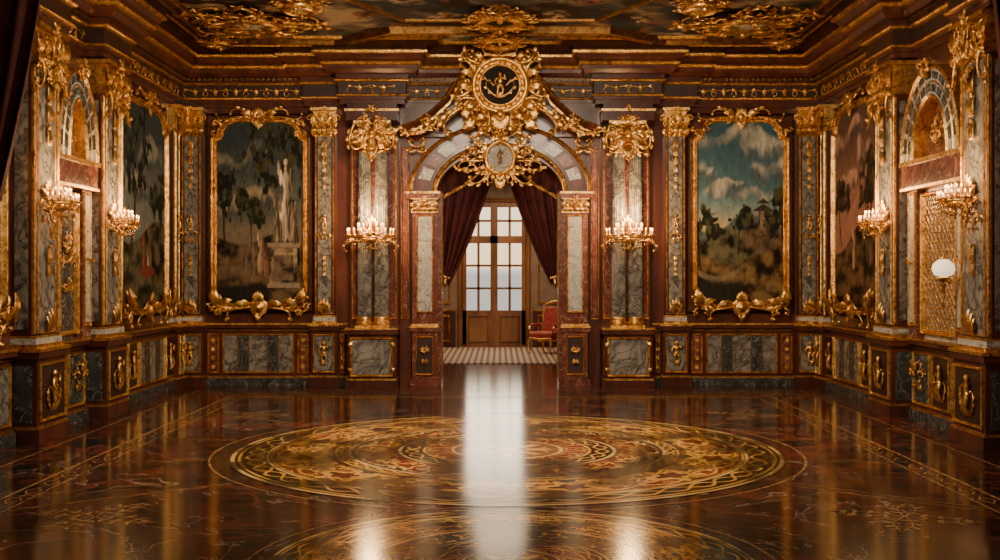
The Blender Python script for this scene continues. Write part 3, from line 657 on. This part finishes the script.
# ------------------------------------------------------------ niches
def niche(M,w,kind,seed):
    mb=MB(); h=w/2
    for sx in (-1,1):
        if sx<0: mb.mirror(0)
        mb.use('marble_pink'); mb.box(h-.3,h,-.14,0,1.13,3.55); mb.use('marble_white'); mb.box(h-.24,h-.06,-.15,-.14,1.35,3.1); mb.use('gold'); mb.rframe(h-.26,h-.04,1.3,3.14,.02,.03,-.14); mb.foliage(h-.15,2.2,.12,.4,3,seed,-.15,.010)
        if sx<0: mb.pop()
    mb.use('marble_pink'); mb.box(-h-.05,h+.05,-.22,0,3.2,3.5); mb.use('gold'); mb.box(-h-.07,h+.07,-.25,0,3.5,3.56); mb.box(-h-.06,h+.06,-.24,0,3.16,3.2)
    A=[arch(i/30,h,1.15,3.56) for i in range(31)]
    mb.use('marble_white'); mb.sweep(A,[(0,0),(0,.22),(.36,.22),(.36,0)])
    mb.use('gold'); mb.sweep(A,[(-.04,0),(-.04,.24),(0,.26),(.025,.22)]); mb.sweep(A,[(.34,.22),(.36,.25),(.39,.22),(.39,0)]); mb.sweep(A,[(.165,.22),(.18,.235),(.195,.22)])
    mb.use('marble_blue')
    for i in range(11):
        t0=.035+i*.085; pts=[arch(t0+.062*k/3,h-.05,1.10,3.56) for k in range(4)]+[arch(t0+.062-.062*k/3,h-.14,1.01,3.56) for k in range(4)]; mb.prism(pts,-.232,-.22)
        pts=[arch(t0+.062*k/3,h-.21,.94,3.56) for k in range(4)]+[arch(t0+.062-.062*k/3,h-.31,.84,3.56) for k in range(4)]; mb.prism(pts,-.232,-.22)
    mb.use('marble_pink'); mb.prism([arch(i/20,h-.3,.85,3.56) for i in range(21)],-.04,0)
    mb.use('gold'); mb.foliage(0,3.9,.35,.35,6,seed+3,-.05,.018); mb.foliage(0,4.74,.3,.26,6,seed+4,-.24,.018); mb.fan(0,4.6,pi/2,2,7,.22,.09,-.24)
    a,b=-h+.32,h-.32
    if kind=='lattice':
        mb.use('marble_white'); mb.box(a,b,-.04,0,1.13,3.16); mb.use('gold'); mb.rframe(a,b,1.2,3.12,.06,.07,-.04)
        x0,x1,z0,z1=a+.06,b-.06,1.26,3.06; st=.125
        for sg in (-1,1):
            c=x0-(z1-z0)-st
            while c<x1+(z1-z0)+st:
                pts=[]
                for k in range(60):
                    z=z0+(z1-z0)*k/59; x=(c+(z-z0)) if sg>0 else (c+(z1-z))
                    if x0<=x<=x1: pts.append((x,-.06,z))
                if len(pts)>1: mb.tube([pts[0],pts[-1]],[.010,.010],4)
                c+=st
        z=z0+.06
        while z<z1: 
            x=x0+.06
            while x<x1: mb.ell((x,-.07,z),(.016,.012,.016),6,4); x+=.125
            z+=.125
    else:
        mb.use('marble_blue'); mb.box(a,b,-.04,0,1.13,3.16); mb.use('gold'); mb.rframe(a,b,1.2,3.12,.05,.07,-.04); mb.foliage(0,2.1,.35,1.3,8,seed+6,-.05,.016)
    mb.obj('wall_niche',None,M)
niche(MLEFT(-5.35),1.36,'blue',61); niche(MRIGHT(-5.6),1.9,'lattice',62)

# ------------------------------------------------------------ sconces
mb=MB(); mb.use('gold')
mb.foliage(0,.0,.3,.6,6,91,-.0,.016); mb.fan(0,.1,pi/2,1.6,5,.3,.09,-.02)
mb.tube([(0,-.0,-.1),(0,-.15,-.16),(0,-.25,-.08),(0,-.27,.05)],[.03,.025,.022,.02],8)
mb.push(T(0,-.27,0)); 
mb.lathe([(.001,-.3),(.02,-.28),(.012,-.24),(.05,-.2),(.02,-.16),(.08,-.1),(.14,-.06),(.06,-.03),(.03,.02),(.05,.08),(.02,.14),(.035,.2),(.001,.28)],16)
SX=1.5
for i in range(11):
    a=-pi*1.08+i*pi*1.16/10; x,yy=cos(a)*.27*SX,sin(a)*.22
    mb.tube([(0,0,-.02),(x*.4,yy*.4,-.1),(x*.8,yy*.8,-.08),(x,yy,.0)],[.013,.012,.011,.010],5)
    mb.push(T(x,yy,0)); mb.use('gold'); mb.lathe([(.001,-.01),(.045,.01),(.05,.025),(.014,.02),(.016,.05)],8)
    mb.use('wax'); mb.lathe([(.011,.04),(.011,.10),(.001,.10)],6); mb.use('flame'); mb.ell((0,0,.122),(.010,.010,.022),6,5); mb.use('crystal')
    for k in range(4): mb.ell((0,0,-.03-k*.033),(.011,.011,.017),5,4)
    mb.pop()
    mb.use('crystal')
    for k in range(1,6):
        t=k/6; mb.ell((x*(1-t*.85),yy*(1-t*.85),-.03-.2*t-.06*sin(pi*t)),(.011,.011,.014),5,4)
    mb.use('gold')
for i in range(7):
    a=-pi+i*pi/6; x,yy=cos(a)*.15*SX,sin(a)*.12
    mb.tube([(0,0,.08),(x*.6,yy*.6,.05),(x,yy,.10)],[.01,.009,.008],5); mb.push(T(x,yy,.10)); mb.lathe([(.001,-.01),(.035,.01),(.014,.02),(.014,.04)],8)
    mb.use('wax'); mb.lathe([(.011,.03),(.011,.09),(.001,.09)],6); mb.use('flame'); mb.ell((0,0,.112),(.010,.010,.022),6,5); mb.use('gold'); mb.pop()
rim=[(cos(-pi+i*pi/16)*.27*SX,sin(-pi+i*pi/16)*.22,-.02) for i in range(17)]; mb.tube(rim,[.018]*17,6)
for sg in (-1,1): mb.vine(sg*.3,-.05,-pi/2+sg*1.2,.3,-sg*2,-sg*24,.016,0,2)
mb.pop()
sc=mb.obj('wall_sconce'); 
def place(o,M,pw,first=False,sz=1):
    if not first:
        o2=bpy.data.objects.new('wall_sconce',o.data); S.collection.objects.link(o2); o=o2
    o.matrix_world=M@Matrix.Scale(sz,4)
    l=bpy.data.lights.new('sconce_glow','POINT'); l.energy=pw; l.color=(1,.58,.25); l.shadow_soft_size=.15
    lo=bpy.data.objects.new('sconce_glow',l); S.collection.objects.link(lo); lo.parent=o; lo.location=(0,-.42,.46)
place(sc,T(-2.27,-.42,2.68),115,True,1.0); place(sc,T(2.27,-.42,2.68),115,False,1.0)
place(sc,T(-HW+.29,-4.35,2.74)@RZ(90),58,False,.78); place(sc,T(-HW+.29,-6.6,2.88)@RZ(90),32,False,.78)
place(sc,T(HW-.29,-4.25,2.74)@RZ(-90),58,False,.78); place(sc,T(HW-.29,-7.1,2.88)@RZ(-90),32,False,.78)

mb=MB(); mb.use('gold'); mb.tube([(0,0,0),(0,-.12,-.05),(0,-.2,.0)],[.02,.018,.015],6); mb.push(T(0,-.2,0)); mb.lathe([(.001,-.06),(.03,-.03),(.06,.0),(.10,.01),(.03,.03)],14); mb.use('lampglass'); mb.lathe([(.04,.03),(.11,.05),(.14,.12),(.12,.19),(.06,.24),(.001,.25)],18)
mb.use('gold'); mb.lathe([(.03,.24),(.035,.26),(.012,.28),(.015,.31),(.001,.33)],10); mb.lathe([(.001,-.4),(.02,-.36),(.01,-.28),(.04,-.2),(.02,-.12),(.05,-.06)],10); mb.pop(); mb.obj('wall_lamp',None,T(HW-.15,-6.38,1.95)@RZ(-90))

# ------------------------------------------------------------ drapes
def drape(name,fn,n1=70,n2=50,thick=.012):
    s=np.linspace(0,1,n1); t=np.linspace(0,1,n2); SS,TT=np.meshgrid(s,t,indexing='ij'); X,Y,Z=fn(SS,TT)
    o=gridmesh(name,X,Y,Z,None,'velvet'); 
    for p in o.data.polygons: p.use_smooth=True
    md=o.modifiers.new('thickness','SOLIDIFY'); md.thickness=thick
    return o
def doorc(sg):
    def fn(s,t):
        xin=.03+.93*t**1.25; xo=1.10
        x=xo+(xin-xo)*s
        ztop=SP+AR*np.sqrt(np.clip(1-(x/OW)**2,0,1))*.98
        zb=1.95-.15*s
        z=ztop+(zb-ztop)*t
        y=.56+.05*np.sin(s*30+t*2)*(.4+.6*t)+.03*np.sin(s*11)
        return sg*x,y,z
    return fn
e=empty('door_curtains')
for sg in (-1,1):
    o=drape('drape',doorc(sg)); o.parent=e
    mb=MB(); mb.use('gold'); mb.tube([(sg*1.1,.55,2.05),(sg*1.03,.46,1.96),(sg*.94,.5,1.94)],[.03,.03,.03],6); mb.ell((sg*1.02,.46,1.86),(.04,.04,.1)); mb.obj('tieback',e)
def val(s,t):
    x=(s-.5)*2*1.1; ztop=SP+AR*np.sqrt(np.clip(1-(x/OW)**2,0,1))*.99
    dp=.32+.14*np.abs(np.sin(s*pi*3)); return x,.47+.03*np.sin(s*60)*t,ztop-dp*t
o=drape('valance',val,120,12); o.parent=e
mb=MB(); mb.use('gold')
for i in range(90):
    s=(i+.5)/90; x=(s-.5)*2.2; zz=SP+AR*math.sqrt(max(0,1-(x/OW)**2))*.99-(.32+.14*abs(sin(s*pi*3))); mb.tube([(x,.45,zz+.02),(x,.45,zz-.05)],[.012,.008],4)
mb.obj('fringe',e)
def sidec(sg,Y,w,zb):
    def fn(s,t):
        wd=w*(1-.55*t**1.5); x=(HW-.3)-wd*s; y=Y+.10*np.sin(s*22+t*1.5)
        return sg*x,y,5.6+(zb-5.6)*t+.25*(1-s)*t
    return fn
drape('window_curtain',sidec(-1,-8.6,.85,2.75)); drape('window_curtain',sidec(1,-8.6,.45,3.1))

# ------------------------------------------------------------ back room
YB=10.5; wx0,wx1,wz1=-1.03,.70,4.0
mb=MB().use('plaster'); mb.box(-2.8,wx0,YB,YB+.25,0,4.8); mb.box(wx1,2.8,YB,YB+.25,0,4.8); mb.box(wx0,wx1,YB,YB+.25,wz1,4.8); mb.obj('wall_annex_back')
mb=MB().use('plaster'); mb.box(-3,-2.8,.4,YB+.25,0,4.8); mb.obj('wall_annex_left')
mb=MB().use('marble_pink'); mb.box(2.8,3,.4,YB+.25,0,4.8); mb.obj('wall_annex_right')
mb=MB().use('plaster'); mb.box(-3,3,.4,YB+.25,4.8,5.0); mb.obj('ceiling_annex')
mb=MB().use('walnut')
mb.box(wx0,wx0+.1,YB-.05,YB+.1,0,wz1); mb.box(wx1-.1,wx1,YB-.05,YB+.1,0,wz1); mb.box(wx0,wx1,YB-.05,YB+.1,wz1-.12,wz1)
mc=(wx0+wx1)/2; mb.box(mc-.10,mc+.10,YB-.07,YB+.1,0,wz1); mb.box(wx0,wx1,YB-.07,YB+.1,2.88,3.08); mb.box(wx0,wx1,YB-.05,YB+.1,0,1.02)
for a,b in ((wx0+.1,mc-.10),(mc+.10,wx1-.1)):
    m_=(a+b)/2; mb.box(m_-.035,m_+.035,YB-.02,YB+.05,1,wz1)
    for z in (1.63,2.26,3.5): mb.box(a,b,YB-.02,YB+.05,z-.03,z+.03)
    mb.rframe(a+.05,b-.05,.15,.9,.05,.04,YB-.05)
mb.use('gold'); mb.tube([(mc+.05,YB-.1,1.5),(mc+.05,YB-.1,1.7)],[.015,.015],6)
mb.use('walnut'); mb.rframe(wx0-.14,wx1+.14,-.05,wz1+.14,.14,.08,YB); mb.obj('window_1')
mb=MB().use('mahogany'); mb.box(-2.79,wx0-.2,YB-.06,YB,0,1.0); mb.box(wx1+.2,2.79,YB-.06,YB,0,1.0)
mb.use('gold'); mb.rframe(wx1+.35,2.6,.15,.9,.05,.04,YB-.06); mb.rframe(-2.6,wx0-.35,.15,.9,.05,.04,YB-.06); mb.box(-2.79,wx0-.2,YB-.08,YB,1.0,1.05); mb.box(wx1+.2,2.79,YB-.08,YB,1.0,1.05); mb.rframe(wx1+.35,2.6,1.2,4.3,.05,.04,YB); mb.rframe(-2.6,wx0-.35,1.2,4.3,.05,.04,YB); mb.obj('trim_annex')
mb=MB().use('carpet'); mb.box(-1.9,1.9,4.7,10.1,.0,.02); mb.obj('striped_rug')
mb=MB(); 
def soft(x0,x1,y0,y1,z0,z1,b=.04):
    vs=[]
    for k,(ins,z) in enumerate(((b,z0),(0,z0+b),(0,z1-b),(b*.4,z1-b*.3),(b,z1))):
        for sx,sy in ((-1,-1),(1,-1),(1,1),(-1,1)):
            for d in ((b,0),(0,b)) if sx*sy<0 else ((0,b),(b,0)):
                cx=(x1-ins-d[0] if sx>0 else x0+ins+d[0]); cy=(y1-ins-d[1] if sy>0 else y0+ins+d[1]); vs.append((cx,cy,z))
    fs=[(k*8+i,k*8+(i+1)%8,(k+1)*8+(i+1)%8,(k+1)*8+i) for k in range(4) for i in range(8)]+[tuple(range(7,-1,-1)),tuple(range(32,40))]
    mb.add(vs,fs,False)
mb.use('upholstery'); soft(-.3,.3,-.3,.25,.33,.5,.05); mb.push(T(0,.24,.45)@RX(-10)); soft(-.27,.27,-.05,.06,0,.62,.04); mb.pop(); soft(-.34,-.26,-.2,.15,.62,.68,.02); soft(.26,.34,-.2,.15,.62,.68,.02)
mb.use('gold')
for sx in (-1,1):
    mb.tube([(sx*.28,-.27,.36),(sx*.31,-.3,.22),(sx*.27,-.27,.08),(sx*.28,-.3,0.015)],[.035,.028,.018,.024],8); mb.tube([(sx*.26,.24,.36),(sx*.27,.3,0.015)],[.03,.02],8)
    mb.tube([(sx*.3,-.22,.45),(sx*.33,-.24,.6),(sx*.31,-.1,.62),(sx*.29,.25,.66)],[.022,.025,.025,.02],8); mb.tube([(sx*.28,.25,.4),(sx*.29,.36,1.1)],[.025,.02],8)
mb.tube([(-.29,.36,1.08),(-.15,.37,1.15),(0,.37,1.19),(.15,.37,1.15),(.29,.36,1.08)],[.02,.025,.03,.025,.02],8); mb.tube([(-.28,-.28,.36),(0,-.3,.33),(.28,-.28,.36)],[.02,.03,.02],8)
mb.obj('armchair',None,T(1.18,7.9,.02)@RZ(-35)@Matrix.Scale(1.1,4))

# ------------------------------------------------------------ floor inlays
def medal(name,cx,cy,Rr,na,nr,seed,fold,gain=1.0):
    th=np.linspace(0,2*pi,na); rr=np.linspace(0,1,nr); TH,RR=np.meshgrid(th,rr,indexing='ij')
    f2=2*pi/fold; tf=np.abs(((TH/f2)%1)-.5)*f2; X=RR*np.cos(tf)*3; Y=RR*np.sin(tf)*3
    var=fbm(np.cos(TH)*RR*4+9,np.sin(TH)*RR*4+9,2,5)
    img=np.zeros(TH.shape+(3,))+np.array((.016,.008,.007)); img=img*(.3+1.4*var[...,None])
    gold=np.array((.70,.37,.075)); red=(.17,.018,.011); cream=(.72,.47,.18); dark=(.010,.006,.005); umb=(.15,.055,.018); green=(.035,.055,.032)
    def line(m,c=gold,k=1): 
        nonlocal img; img=mixc(img,np.clip(m,0,1)*k,c)
    line(sm(.86,.85,RR)*sm(.62,.63,RR),(.045,.010,.008)); line(sm(.57,.56,RR)*sm(.40,.41,RR),umb,.8); line(sm(.31,.30,RR),red); line(sm(.20,.19,RR),(.20,.09,.03))
    CX,CY=RR*np.cos(TH),RR*np.sin(TH)
    n1=fbm(X*2.4+seed,Y*2.4+3,1,4); n2=fbm(X*4.4+seed+5,Y*4.4+7,4,4); n3=fbm(X*7+seed,Y*7+1,6,3)
    zo=sm(.635,.645,RR)*sm(.85,.84,RR); zi=sm(.41,.42,RR)*sm(.56,.55,RR)
    line(sm(.55,.59,n2)*zo,(.30,.12,.03)); line(sm(.57,.61,n1)*zo,red); line(sm(.43,.39,n1)*zo,green); line((sm(.024,.012,np.abs(n1-.5))+sm(.024,.012,np.abs(n2-.52))+sm(.025,.012,np.abs(n3-.56))*.7)*zo,gold)
    line(sm(.54,.58,n2)*zi,dark,.9); line(sm(.55,.59,n1)*zi,red); line(sm(.45,.41,n1)*zi,green); line(sm(.03,.014,np.abs(n1-.5))*zi,cream); line(sm(.025,.01,np.abs(n2-.47))*zi,gold)
    line(sm(.03,.014,np.abs(n3-.5))*sm(.31,.30,RR),gold,.8)
    for ph,rc,sx_,sy_,c,lb in ((0,.745,.080,.065,gold,5),(0,.745,.052,.042,dark,5),(0,.745,.03,.025,red,4),(.5,.745,.060,.050,cream,7),(.5,.745,.045,.036,red,7),(.5,.745,.02,.02,gold,4),(0,.485,.055,.04,gold,5),(0,.485,.036,.025,red,5),(.5,.485,.045,.03,gold,6),(.5,.485,.028,.018,green,6)):
        t=((TH/f2+ph)%1-.5)*f2*rc; q=np.sqrt((t/sx_)**2+((RR-rc)/sy_)**2); lob=1+.35*np.cos(lb*np.arctan2(RR-rc,t)); line(sm(1.05,.92,q*lob),c,.95)
    for r0,w in ((.598,.022),(.35,.040),(.908,.042)): line(sm(w+.004,w,np.abs(RR-r0)),dark,.97)
    for r0,A,k,c in ((.908,.028,fold*2,gold),(.350,.022,fold*1,gold),(.598,.014,fold*2,gold),(.69,.03,fold,gold),(.80,.03,fold,gold)):
        for s in (-1,1): line(sm(.0075,.004,np.abs(RR-r0-s*A*np.sin(TH*k))),c,.9)
    for r0,w in ((.985,.006),(.962,.003),(.865,.005),(.852,.002),(.575,.005),(.625,.003),(.395,.005),(.305,.004),(.20,.005)):
        line(sm(w+.003,w,np.abs(RR-r0)),gold if w<.005 else cream,.9)
    st=.20+.09*np.abs(np.cos(TH*fold/2)); line(sm(.008,.004,np.abs(RR-st)),gold)
    line(sm(.02,-.02,RR-.16*np.abs(np.cos(TH*4))),gold); line(sm(.07,.06,RR),dark); line(sm(.045,.035,RR),cream)
    wear=fbm(CX*6+3,CY*6+4,5,5)
    img=img*(.22+1.3*sm(.28,.72,wear)[...,None])*gain
    gridmesh(name,cx+RR*np.cos(TH)*Rr,cy+RR*np.sin(TH)*Rr,RR*0+.003,np.clip(img,0,1),'inlay')
medal('floor_medallion',.08,-7.4,3.1,1300,260,3,12,.85)
medal('floor_medallion',.08,-12.35,1.72,800,180,9,8,.95)
rampmat('brass_inlay',8,[(.3,(.20,.10,.035)),(.7,(.48,.27,.10))],rough=.18)
mb=MB(); mb.use('brass_inlay')
def strip(pts,w,closed=False,h=.002):
    mb.push(RX(-90)); mb.sweep(pts,[(-w/2,h),(w/2,h)],closed); mb.pop()
for x,y,w in ((4.45,-1.9,.04),(4.2,-2.15,.025),(5.2,-.95,.025)):
    strip([(-x,-18),(-x,y),(x,y),(x,-18)],w)
for sx in (-1,1):
    for i in range(28):
        y=-2.4-i*.42; strip([(sx*4.32,y),(sx*4.39,y+.14),(sx*4.32,y+.28),(sx*4.25,y+.14)],.018,True)
for i in range(20):
    x=-4+i*.42; strip([(x-.14,-2.03),(x,-1.96),(x+.14,-2.03),(x,-2.1)],.014,True)
strip([(.08+3.3*cos(2*pi*i/128),-7.4+3.3*sin(2*pi*i/128)) for i in range(128)],.025,True)
strip([(.08+1.85*cos(2*pi*i/96),-12.35+1.85*sin(2*pi*i/96)) for i in range(96)],.022,True)
for sx in (-1,1):
    for a in (38,-38,12,-12):
        r1=4.15/cos(math.radians(a)); t=math.radians(a)
        for d in (-.05,.05): strip([(.08+sx*3.32*cos(t)-d*sin(t),-7.4+3.32*sin(t)+d),(sx*r1*cos(t)-d*sin(t),-7.4+r1*sin(t)+d)],.018)
def fleaf(x,y,a,L,W):
    mb.add([(x,y,.002),(x+cos(a)*L*.4-sin(a)*W/2,y+sin(a)*L*.4+cos(a)*W/2,.002),(x+cos(a)*L,y+sin(a)*L,.002),(x+cos(a)*L*.4+sin(a)*W/2,y+sin(a)*L*.4-cos(a)*W/2,.002)],[(0,3,2,1)])
for sx in (-1,1):
  for (cx,cy) in ((3.5,-4.2),(3.35,-10.9)):
    for q in range(8):
        a=q*pi/4; x,y=sx*cx,cy; sg=1 if q%2 else -1; pts=[]
        for i in range(24):
            pts.append((x,y)); a+=(.02+.32*(i/24)**3)*sg; x+=cos(a)*.026; y+=sin(a)*.026
            if i%5==4: fleaf(x,y,a-sg*.9,.12,.05); fleaf(x,y,a+sg*.9,.09,.04)
        strip(pts,.016)
mb.obj('floor_inlay_border')

# ------------------------------------------------------------ lights / world / camera
def area(name,loc,rot,sx,sy,e,c):
    l=bpy.data.lights.new(name,'AREA'); l.shape='RECTANGLE'; l.size=sx; l.size_y=sy; l.energy=e; l.color=c
    o=bpy.data.objects.new(name,l); S.collection.objects.link(o); o.location=loc; o.rotation_euler=[math.radians(a) for a in rot]; return o
area('hall_fill',(0,-9,5.6),(58,0,0),3.2,1.0,430,(1,.81,.58))  # added fill tilted at the back wall, out of view, no fixture
area('hall_fill',(0,-7.0,5.9),(0,0,0),1.5,1.5,170,(1,.76,.50))  # added overhead fill above the frame, not a hall lamp
area('hall_fill',(0,-14,4.2),(112,0,0),5,1.0,85,(1,.76,.52))  # unseen uplight added to brighten the ceiling
area('hall_fill',(0,-21,3.2),(90,0,0),6,2,28,(1,.74,.50))  # weak frontal fill added behind the camera
area('annex_fill',(0,7.5,4.6),(0,0,0),3,2.5,190,(1,.74,.48))  # fill added under the annex ceiling, no lamp hangs there
area('annex_daylight',(mc,YB-.35,2.6),(-80,0,0),1.5,2.4,55,(1,.82,.58))
w=bpy.data.worlds.new('World'); S.world=w; w.use_nodes=True; N=w.node_tree.nodes; L=w.node_tree.links; bg=N['Background']
tc=N.new('ShaderNodeTexCoord'); sp=N.new('ShaderNodeSeparateXYZ'); L.new(tc.outputs['Generated'],sp.inputs[0]); r=N.new('ShaderNodeValToRGB'); L.new(sp.outputs[2],r.inputs[0])
setramp(r,[(0,(.36,.33,.30)),(.004,(.50,.48,.44)),(.008,(1,.70,.40)),(.05,(1,.78,.48)),(.4,(.7,.75,.8))]); L.new(r.outputs[0],bg.inputs[0]); bg.inputs[1].default_value=2.1
cam=bpy.data.cameras.new('Camera'); co=bpy.data.objects.new('Camera',cam); S.collection.objects.link(co); co.location=(0,-20,2); co.rotation_euler=(pi/2,0,0)
cam.lens=39.6; cam.sensor_width=36; cam.shift_y=-.005; cam.clip_end=200; S.camera=co
